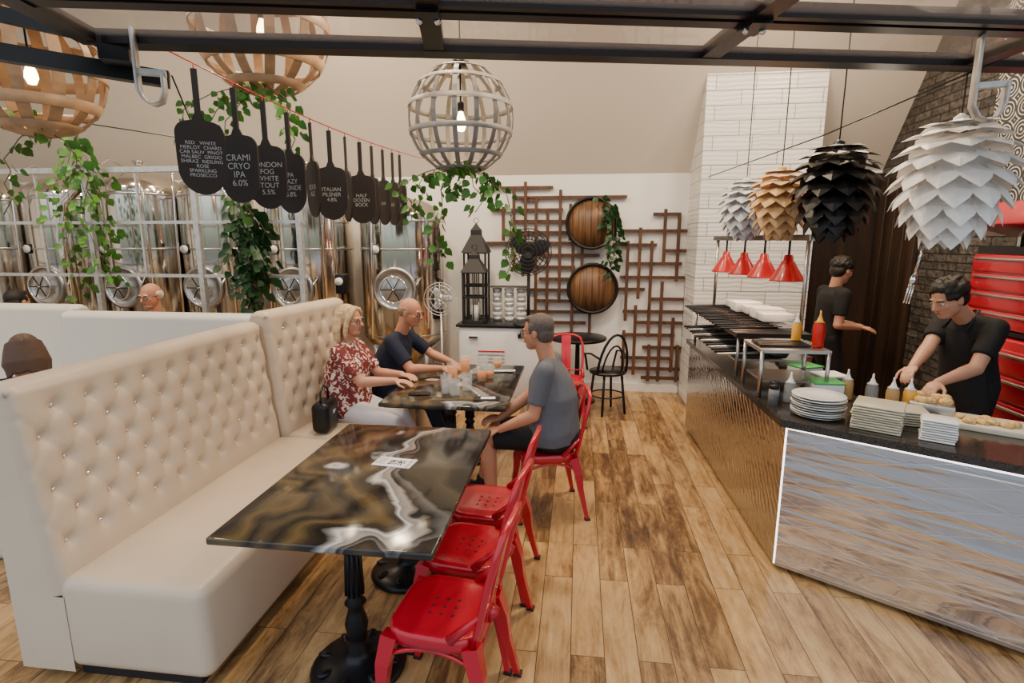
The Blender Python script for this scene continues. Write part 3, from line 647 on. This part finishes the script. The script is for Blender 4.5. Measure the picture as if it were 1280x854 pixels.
for rr in (.05,.1,.14,.17): b.tube([(rr*math.cos(a),-.04,1.25+rr*math.sin(a)) for a in [i*pi/12 for i in range(24)]],.004,GALV,5,closed=True)
for k in range(8): a=k*pi/4;b.tube([(0,-.05,1.25),(.17*math.cos(a),-.04,1.25+.17*math.sin(a))],.003,GALV,4)
for k in range(3): a=k*2*pi/3;b.ell((.07*math.cos(a),0,1.25+.07*math.sin(a)),(.06,.006,.035),GALV,R=M.Rotation(-a,3,'Y'))
b.lathe([(.04,-.06),(.05,.03)],(0,0,1.25),GALV,16,R=R);b.build('pedestal_fan',T=TZ(-1.42,5.5,0))
b=MB();b.lathe([(.22,0),(.22,.015),(.03,.05),(.025,.70),(.05,.72),(.32,.725),(.33,.735),(.33,.755),(.32,.76),(.001,.76)],(0,0,0),BLACK,32);b.build('bistro_table',T=TZ(.0,6.2,0))
def bchair(x,y,rz):
    b=MB();b.lathe([(.19,.44),(.2,.45),(.2,.465),(.001,.47)],(0,0,0),BLACK,24)
    for k in range(4):
        a=pi/4+k*pi/2;b.tube([(.15*math.cos(a),.15*math.sin(a),.45),(.2*math.cos(a),.2*math.sin(a),0)],.014,BLACK,8)
    P=[(.17*math.cos(a)*(1.05),-.08-.14*math.sin(a)*.6,.46+.42*math.sin(a)) for a in [i*pi/12 for i in range(13)]];b.tube(P,.014,BLACK,8)
    P=[(.12*math.cos(a),-.08-.14*math.sin(a)*.5,.46+.30*math.sin(a)) for a in [i*pi/12 for i in range(13)]];b.tube(P,.010,BLACK,8)
    b.tube([(.18*math.cos(a),.18*math.sin(a),.2) for a in [i*pi/10 for i in range(20)]],.008,BLACK,6,closed=True)
    b.tube([(-.16,-.1,.62),(-.2,.02,.66),(-.2,.15,.64),(-.16,.16,.45)],.012,BLACK,6);b.tube([(.16,-.1,.62),(.2,.02,.66),(.2,.15,.64),(.16,.16,.45)],.012,BLACK,6)
    b.build('black_bistro_chair',T=TZ(x,y,0,rz))
bchair(.33,5.8,.5)
# ------------------------------------------------------------ tool cabinet
b=MB()
b.box((0,0,.62),(.42,.95,1.16),RED,bev=.012)
for i in range(6):
    z=.18+i*.175;b.box((-.22,0,z),(.02,.88,.155),RED,bev=.006);b.box((-.24,0,z+.05),(.02,.82,.018),STEELM,bev=.004)
b.box((.02,0,1.23),(.38,.93,.03),BLACK);b.box((.02,0,1.50),(.36,.91,.50),RED,bev=.012)
for i in range(4):
    z=1.31+i*.125;b.box((-.17,0,z),(.02,.85,.11),RED,bev=.005);b.box((-.187,0,z+.035),(.018,.79,.014),STEELM,bev=.003)
b.box((.02,0,1.78),(.34,.88,.05),BLACK);b.box((-.02,0,1.98),(.40,.95,.16),RED,bev=.012,R=M.Rotation(.25,3,'Y'))
for q in (-1,1): b.box((.1,q*.4,1.88),(.03,.03,.2),STEELM)
for i in(-1,1):
    for j in (-1,1): b.lathe([(.04,0),(.04,.05)],(i*.16,j*.40,0),BLACK,12)
b.build('red_tool_cabinet',T=TZ(3.04,3.98,0))
# ------------------------------------------------------------ people
def remesh(mb,vox,it=2):
    o=mb.build('tmp');m=o.modifiers.new('r','REMESH');m.mode='VOXEL';m.voxel_size=vox
    if it: s=o.modifiers.new('s','SMOOTH');s.factor=.5;s.iterations=it
    dg=bpy.context.evaluated_depsgraph_get();dg.update();e=o.evaluated_get(dg);me=e.to_mesh()
    vs=[v.co.copy() for v in me.vertices];fs=[list(p.vertices) for p in me.polygons];e.to_mesh_clear()
    d=o.data;bpy.data.objects.remove(o);bpy.data.meshes.remove(d);return vs,fs
def ik(a,b,l1,l2,pole):
    d=b-a;L=d.length
    if L>(l1+l2)*.995: b=a+d*((l1+l2)*.995/L);d=b-a;L=d.length
    x=(l1*l1-l2*l2+L*L)/(2*L);h=math.sqrt(max(0,l1*l1-x*x));u=d/L;p=(pole-u*pole.dot(u)).normalized()
    return a+u*x+p*h,b
def hand(c,w,d,n,side,curl,m):
    d=d.normalized();n=(n-d*n.dot(d)).normalized();s=d.cross(n).normalized()*side
    R=M((s,d,n)).transposed()
    c.ell(w+d*.045,(.040,.055,.016),m,R=R,seg=14);c.box(w+d*.05,(.066,.07,.022),m,R=R,bev=.008)
    for k,(off,ln) in enumerate(((.027,.070),(.009,.078),(-.009,.072),(-.027,.056))):
        p=w+d*.078+s*off;ang=.15+curl*.3;r=.0088
        for j in range(3):
            l=ln*(.42,.32,.26)[j];q=d*math.cos(ang)+n*math.sin(ang)+s*off*1.5;q.normalize();e=p+q*l
            c.cap(p,e,r,r*.93,m,8);p=e;r*=.93;ang+=curl
    p=w+d*.025+s*.032;q=(d*.7+s*.75+n*.25).normalized();e=p+q*.038;c.cap(p,e,.0125,.0105,m,8)
    q=(d*.95+s*.25+n*.35).normalized();e2=e+q*.03;c.cap(e,e2,.0105,.0095,m,8);q=(d*.95-s*.05+n*.4).normalized();c.cap(e2,e2+q*.024,.0095,.0075,m,8)
EYEW=mat('eye_white',(.7,.68,.65),.2);IRIS=mat('iris',(.05,.03,.02),.1);LIP=mat('lips',(.40,.13,.11),.5)
def person(name,pel,neck,head,fwd,face,wr,hd,pn,ank,toe,skin,shirt,pants,hairm,hair='short',shoe=BLACKM,sleeve=.6,shorts=False,s=1.0,glasses=False,curl=.45,poleE=None,poleK=None,girth=1.0,apron=None,brow=None,fem=False):
    pel,neck,head=V(pel),V(neck),V(head);fwd=V(fwd).normalized();face=V(face).normalized()
    up=(neck-pel).normalized();lat=V((0,0,1)).cross(fwd).normalized()
    F=MB();S=MB();C=MB();Pn=MB();Sh=MB();H=MB()
    sw=(.155 if fem else .175)*s
    shl=neck-up*.055
    def loft(mb,rings,m):
        vs=[];fs=[];n=24
        for c,a,bb in rings:
            for i in range(n): t=2*pi*i/n;vs.append(c+lat*a*math.cos(t)+f2*bb*math.sin(t))
        for j in range(len(rings)-1):
            for i in range(n): k=(i+1)%n;fs.append([j*n+i,j*n+k,(j+1)*n+k,(j+1)*n+i])
        fs.append(list(range(n))[::-1]);fs.append([(len(rings)-1)*n+i for i in range(n)]);mb.add(vs,fs,m)
    f2=-(lat.cross(up))
    if f2.dot(fwd)<0: f2=-f2
    Lt=(neck-pel).length;g=girth
    loft(C,[(pel-up*.06,.165*g,.13*g),(pel+up*.02,.175*g,.14*g),(pel+up*Lt*.3,.16*g,.135*g),(pel+up*Lt*.5-f2*.01,.158*g,.128*g),(pel+up*Lt*.72,.172,.125*(.5+.5*g)),(pel+up*Lt*.86,.165,.105),(pel+up*Lt*.94,.13,.075),(pel+up*Lt*1.0,.062,.058)],shirt)
    if fem:
        for q in(-1,1): C.ell(pel+up*Lt*.66+lat*q*.075+f2*.085,(.07,.07,.07),shirt)
    for i,q in enumerate((1,-1)):
        sh=shl+lat*q*sw
        C.cap(neck-up*.035+lat*q*.04,sh,.05,.062*s,shirt)
        pe=V(poleE[i]) if poleE else V((0,0,-1))-fwd*.6+lat*q*.5
        el,w=ik(sh,V(wr[i]),.285*s,.255*s,pe)
        cut=sh+(el-sh)*min(1,sleeve)
        C.tube([sh,sh+(cut-sh)*.5,cut],[.063*s,.064*s,.060*s],shirt,14)
        S.cap(sh,el,.048*s,.040*s,skin);S.cap(el,el+(w-el)*.35,.042*s,.040*s,skin);S.cap(el+(w-el)*.3,w,.040*s,.026*s,skin)
        hand(S,w,V(hd[i]),V(pn[i]),1 if i==0 else -1,curl,skin)
        hp=pel+lat*q*.09-V((0,0,.01))
        pk=V(poleK[i]) if poleK else fwd+V((0,0,.6))
        kn,an=ik(hp,V(ank[i]),.43*s,.42*s,pk)
        Pn.ell(pel-up*.03,(.15*g,.15*g,.13),pants)
        if shorts:
            cutk=hp+(kn-hp)*.88;Pn.tube([hp,(hp+cutk)/2,cutk],[.098,.092,.082],pants,16);S.cap(hp+(kn-hp)*.6,kn,.065,.052,skin);sh2=an-kn
            S.cap(kn,kn+sh2*.35,.050,.056,skin);S.cap(kn+sh2*.35,an,.056,.034,skin)
            Sh.cap(an+V((0,0,.03)),an,.042,.045,WHITEP)
        else:
            Pn.cap(hp,kn,.092*g,.064,pants);Pn.cap(kn,kn+(an-kn)*.35,.062,.060,pants);Pn.tube([kn+(an-kn)*.35,an],[.060,.050],pants,14)
        t=V(toe[i]).normalized();Sh.cap(an-t*.03-V((0,0,.035)),an+t*.15-V((0,0,.045)),.042,.036,shoe);Sh.cap(an,an-V((0,0,.03)),.044,.045,shoe)
    u=V((0,0,1));l=u.cross(face).normalized();u=face.cross(l).normalized()
    R=M((l,face,u)).transposed()
    if R.determinant()<0: l=-l;R=M((l,face,u)).transposed()
    def hp_(a,bb,c): return head+R@V((a,bb,c))*s
    S.cap(neck-up*.05,head+u*-.04-face*.02,.056*s,.054*s,skin)
    S.ell(hp_(0,-.012,.03),(.076*s,.096*s,.090*s),skin,R=R,seg=20,n=14)
    S.ell(hp_(0,.015,-.02),(.068*s,.078*s,.085*s),skin,R=R,seg=20,n=14)
    S.ell(hp_(0,.045,-.078),(.042*s,.042*s,.032*s),skin,R=R)
    S.ell(hp_(0,.08,.028),(.05*s,.012*s,.012*s),skin,R=R)
    S.cap(hp_(0,.088,.018),hp_(0,.108,-.02),.009*s,.014*s,skin,10);S.ell(hp_(0,.096,-.024),(.018*s,.012*s,.009*s),skin,R=R)
    S.ell(hp_(0,.080,-.052),(.024*s,.014*s,.012*s),skin,R=R)
    for q in(-1,1):
        S.ell(hp_(q*.078,-.005,0),(.008*s,.020*s,.032*s),skin,R=R);S.ell(hp_(q*.04,.062,-.015),(.02*s,.018*s,.02*s),skin,R=R)
    vs,fs=remesh(S,.0055,2);F.add(vs,fs,skin)
    for mb,m,vx in ((C,shirt,.010),(Pn,pants,.012),(Sh,shoe,.009)):
        vs,fs=remesh(mb,vx,3);F.add(vs,fs,m)
    for q in(-1,1):
        F.ell(hp_(q*.032,.077,.006),(.0135*s,.009*s,.008*s),EYEW,R=R,seg=12,n=8);F.ell(hp_(q*.032,.084,.006),(.0055*s,.004*s,.0055*s),IRIS,R=R,seg=10,n=6)
        F.tube([hp_(q*.05,.078,.026),hp_(q*.035,.090,.032),hp_(q*.016,.091,.027)],.0035*s,brow or hairm,6)
        if glasses:
            F.tube([hp_(q*.034+.024*math.cos(a),.100-.004*abs(math.cos(a)),.004+.018*math.sin(a)) for a in [k*pi/8 for k in range(16)]],.0024,BLACK,6,closed=True)
            F.tube([hp_(q*.058,.096,.010),hp_(q*.080,.06,.010),hp_(q*.083,-.005,.010)],.0024,BLACK,6)
    if glasses: F.tube([hp_(-.01,.101,.008),hp_(0,.104,.011),hp_(.01,.101,.008)],.0022,BLACK,6)
    F.ell(hp_(0,.0925,-.049),(.021*s,.006*s,.0035*s),LIP,R=R,seg=12,n=6);F.ell(hp_(0,.0925,-.056),(.018*s,.006*s,.004*s),LIP,R=R,seg=12,n=6)
    if hair in('short','curly','long','bun'):
        H.ell(hp_(0,-.026,.046),(.083*s,.094*s,.086*s),hairm,R=R,seg=20,n=14);H.ell(hp_(0,-.05,.0),(.078*s,.062*s,.075*s),hairm,R=R,seg=20)
        H.ell(hp_(0,.035,.098),(.055*s,.035*s,.022*s),hairm,R=R)
        for q in(-1,1): H.ell(hp_(q*.074,.004,.035),(.010*s,.03*s,.035*s),hairm,R=R)
    if hair=='balding':
        H.ell(hp_(0,-.055,.01),(.077*s,.058*s,.062*s),hairm,R=R,seg=20)
        for q in(-1,1): H.ell(hp_(q*.074,-.02,.025),(.010*s,.035*s,.028*s),hairm,R=R)
    if hair=='curly':
        for k in range(150):
            a=random.uniform(0,2*pi);e=random.uniform(-.1,1);r_=math.sqrt(max(0,1-e*e));p=(.084*r_*math.cos(a),-.022+.09*r_*math.sin(a),.045+.085*e)
            if p[1]>.05 and p[2]<.075: continue
            H.ell(hp_(*p),random.uniform(.014,.022)*s,hairm,seg=8,n=6)
    if hair=='long':
        for k in range(26):
            a=pi*(.02+.96*k/25)+pi;x_=.084*math.cos(a);y_=-.02+.075*math.sin(a)
            P=[hp_(x_*.9,y_,.07),hp_(x_*1.08,y_-.005,.0),hp_(x_*1.26,y_-.01,-.07),hp_(x_*1.22+random.uniform(-.01,.01),y_-.005,-.135-random.uniform(0,.025))]
            H.tube(P,[.018,.021,.021,.011],hairm,8)
        for q in(-1,1): H.tube([hp_(q*.03,.06,.10),hp_(q*.070,.050,.06),hp_(q*.088,.03,.0),hp_(q*.094,.02,-.07),hp_(q*.085,.02,-.12)],[.018,.02,.02,.02,.011],hairm,8)
    if hair=='bun': H.ell(hp_(0,-.105,.07),(.045,.04,.04),hairm,R=R)
    if H.v: vs,fs=remesh(H,.006,1);F.add(vs,fs,hairm)
    if apron:
        f3=f2;vs=[];rowsA=[(.86,.10,.118),(.72,.13,.135),(.5,.165,.138),(.25,.175,.145),(0,.185,.158),(-.3,.20,.165),(-.75,.2,.165)]
        n=10
        for t,wd,dp in rowsA:
            for k in range(n+1):
                a=(k/n-.5)*2.2;vs.append(pel+up*Lt*t+lat*math.sin(a)*wd*1.02+f3*math.cos(a)*dp*1.04)
        F.add(vs,[[j*(n+1)+k,j*(n+1)+k+1,(j+1)*(n+1)+k+1,(j+1)*(n+1)+k] for j in range(len(rowsA)-1) for k in range(n)],apron)
        for q in(-1,1): F.tube([pel+up*Lt*.86+lat*q*.08+f3*.11,neck+lat*q*.07+f3*.04,neck+up*.02-f3*.065+lat*q*.01],.008,apron,6)
    return F.build(name)
def sk(n,c):
    m=mat(n,c,.5,bump=.05,bscale=90);m.node_tree.nodes['Principled BSDF'].inputs['Subsurface Weight'].default_value=.08;m.node_tree.nodes['Principled BSDF'].inputs['Subsurface Radius'].default_value=(.02,.008,.005);return m
SK1=sk('skin_a',(.50,.225,.13));SK2=sk('skin_b',(.54,.265,.165));SK3=sk('skin_c',(.52,.25,.155));SK4=sk('skin_d',(.54,.28,.18))
BLOND=mat('blond_hair',(.58,.41,.22),.5,bump=.5,bscale=150,var=.35,vscale=40);GREYH=mat('grey_hair',(.10,.08,.07),.7,bump=.5,bscale=200,var=.3,vscale=80);DARKH=mat('dark_hair',(.010,.007,.005),.5,bump=.5,bscale=150);BROWNH=mat('brown_hair',(.07,.032,.016),.5,bump=.5,bscale=150);SANDH=mat('sandy_hair',(.30,.19,.12),.7,bump=.4,bscale=200);WHH=mat('white_hair',(.6,.58,.56),.7)
NAVY=mat('navy_polo',(.006,.010,.028),.85,bump=.15,bscale=120);GREYT=mat('grey_tshirt',(.105,.11,.13),.9,bump=.15,bscale=120);BLK=mat('black_cloth',(.007,.007,.008),.85,bump=.1,bscale=100);WHITEC=mat('white_trousers',(.62,.59,.62),.8,bump=.1,bscale=60);BLKAP=mat('black_apron',(.012,.012,.014),.8);JEAN=mat('dark_jeans',(.02,.03,.05),.85)
person('seated_man_grey_tshirt',(-.15,3.57,.565),(-.19,3.58,1.07),(-.27,3.60,1.235),(-1,.12,0),(-.95,.28,-.10),
 [(-.50,3.42,.61),(-.52,3.60,.63)],[(-1,.15,-.15),(-.95,-.3,-.05)],[(0,.2,-1),(0,.2,-1)],[(-.56,3.44,.09),(-.68,3.72,.09)],[(-1,-.1,0),(-1,.1,0)],SK1,GREYT,BLK,GREYH,'short',sleeve=.75,shorts=True,glasses=True,girth=1.3,s=1.03,
 poleE=[(.3,-.3,-1),(.3,.3,-1)])
person('seated_woman_floral_top',(-1.80,3.98,.565),(-1.78,3.97,1.07),(-1.75,3.97,1.235),(1,-.05,0),(.97,-.15,-.05),
 [(-1.38,4.06,.80),(-1.36,3.86,.80)],[(1,-.5,-.03),(1,-.15,-.03)],[(0,0,-1),(0,0,-1)],[(-1.18,4.02,.09),(-1.2,3.82,.09)],[(1,0,0),(1,0,0)],SK2,FLORAL,WHITEC,BLOND,'long',sleeve=.8,glasses=True,s=1.0,girth=1.28,fem=True,shoe=WHITEP,
 poleE=[(-.2,.5,-1),(-.2,-.5,-1)],curl=.25)
person('seated_man_navy_polo',(-1.66,4.44,.565),(-1.50,4.42,1.08),(-1.40,4.40,1.25),(1,-.05,0),(.95,-.2,-.22),
 [(-1.06,4.50,.80),(-1.12,4.30,.80)],[(.6,-.8,-.03),(.9,.25,-.03)],[(.1,-.3,-1),(.1,.3,-1)],[(-1.1,4.55,.09),(-1.1,4.36,.09)],[(1,0,0),(1,0,0)],SK1,NAVY,JEAN,SANDH,'balding',sleeve=.8,glasses=True,girth=1.18,
 poleE=[(-.1,.9,-.8),(-.1,-.7,-.8)])
person('chef',(2.54,3.76,.95),(2.44,3.72,1.38),(2.26,3.64,1.49),(-.95,-.25,0),(-.9,-.22,-.42),
 [(2.12,3.40,1.02),(2.00,3.50,1.03)],[(-.7,-.5,-.3),(-.6,-.6,-.3)],[(.2,.3,-1),(0,-.3,-1)],[(2.48,3.62,.09),(2.58,3.88,.09)],[(-.8,-.5,0),(-.8,-.5,0)],SK4,BLK,BLK,DARKH,'curly',sleeve=.7,apron=BLKAP,poleE=[(.5,-.2,-1),(.5,.5,-.8)],poleK=[(-.8,-.5,0),(-.8,-.5,0)],girth=.9)
person('kitchen_worker',(2.40,5.55,.93),(2.42,5.53,1.41),(2.46,5.51,1.56),(1,.1,0),(.9,.4,-.25),
 [(2.66,5.62,1.04),(2.64,5.42,1.04)],[(1,0,-.1),(1,0,-.1)],[(0,0,-1),(0,0,-1)],[(2.38,5.65,.09),(2.42,5.45,.09)],[(1,0,0),(1,0,0)],SK4,BLK,BLK,DARKH,'curly',sleeve=.7,poleE=[(-.5,.2,-1),(-.5,-.2,-1)],poleK=[(1,0,0),(1,0,0)],girth=.9)
person('seated_diner_brown_hair',(-3.30,2.77,.555),(-3.30,2.80,1.03),(-3.33,2.85,1.17),(-.3,1,0),(-.8,.6,-.4),
 [(-3.5,3.05,.72),(-3.22,3.1,.72)],[(0,1,0),(0,1,0)],[(0,0,-1),(0,0,-1)],[(-3.5,3.2,.09),(-3.32,3.2,.09)],[(0,1,0),(0,1,0)],SK2,NAVY,JEAN,BROWNH,'long',s=.92,fem=True)
person('seated_elderly_diner',(-3.98,4.72,.565),(-3.98,4.68,1.10),(-3.98,4.64,1.33),(0,-1,0),(-.1,-1,-.15),
 [(-3.8,4.42,.66),(-4.16,4.42,.66)],[(0,-1,0),(0,-1,0)],[(0,0,-1),(0,0,-1)],[(-3.88,4.32,.09),(-4.08,4.32,.09)],[(0,-1,0),(0,-1,0)],SK1,GREYT,JEAN,WHH,'balding',glasses=True)
person('seated_diner_dark_hair',(-5.45,4.72,.565),(-5.45,4.70,1.06),(-5.45,4.68,1.25),(0,-1,0),(0,1,-.1),
 [(-5.2,4.42,.66),(-5.7,4.42,.66)],[(0,-1,0),(0,-1,0)],[(0,0,-1),(0,0,-1)],[(-5.3,4.32,.09),(-5.6,4.32,.09)],[(0,-1,0),(0,-1,0)],SK3,BLK,JEAN,DARKH,'short')
# ------------------------------------------------------------ lights
wd=bpy.data.worlds.new('w');bpy.context.scene.world=wd;wd.use_nodes=True;nt=wd.node_tree
bg=nt.nodes['Background'];bg.inputs['Strength'].default_value=1.6
tc=nt.nodes.new('ShaderNodeTexCoord');sp=nt.nodes.new('ShaderNodeSeparateXYZ');r=ramp(nt,[(.42,(.10,.10,.10)),(.49,(.20,.22,.18)),(.54,(.45,.50,.45)),(.60,(.85,.90,.95)),(.8,(.80,.88,1.0))])
mt=nt.nodes.new('ShaderNodeMapRange');mt.inputs[1].default_value=-1;mt.inputs[2].default_value=1
nt.links.new(tc.outputs['Generated'],sp.inputs[0]);nt.links.new(sp.outputs[2],mt.inputs[0]);nt.links.new(mt.outputs[0],r.inputs[0]);nt.links.new(r.outputs[0],bg.inputs[0])
def light(kind,loc,e,col,size=.3,name='ceiling_fill_light'):
    l=bpy.data.lights.new(name,kind);l.energy=e;l.color=col
    if kind=='AREA': l.size=size
    else: l.shadow_soft_size=size
    o=bpy.data.objects.new(name,l);bpy.context.collection.objects.link(o);o.location=loc;return o
W=(1,.79,.55)
for x,y in ((-4.5,4.2),(-1.2,4.6),(1.6,5.0),(-1.0,3.0),(.4,3.9),(2.5,4.6),(-5.5,2.8),(-2.5,4.9)): light('AREA',(x,y,4.35),60,W,.3)  # warm fill lights added under the ceiling, no fixtures built
light('POINT',(-.77,3.6,2.60),10,(1,.7,.4),.04,name='globe_bulb_light')
for p in ((1.45,4.05,1.56),(1.36,4.78,1.56)): light('POINT',p,5,(1,.6,.35),.04,name='heat_lamp_light')
light('POINT',(2.2,4.6,2.3),6,(1,.85,.65),.1,name='kitchen_light')
# ------------------------------------------------------------ camera
ca=bpy.data.cameras.new('camera');ca.sensor_width=36;ca.lens=36*680/1280;ca.clip_start=.05
co=bpy.data.objects.new('camera',ca);bpy.context.collection.objects.link(co);co.location=(0,0,1.85)
co.rotation_euler=(pi/2-math.atan(127/680),0,math.radians(7));bpy.context.scene.camera=co
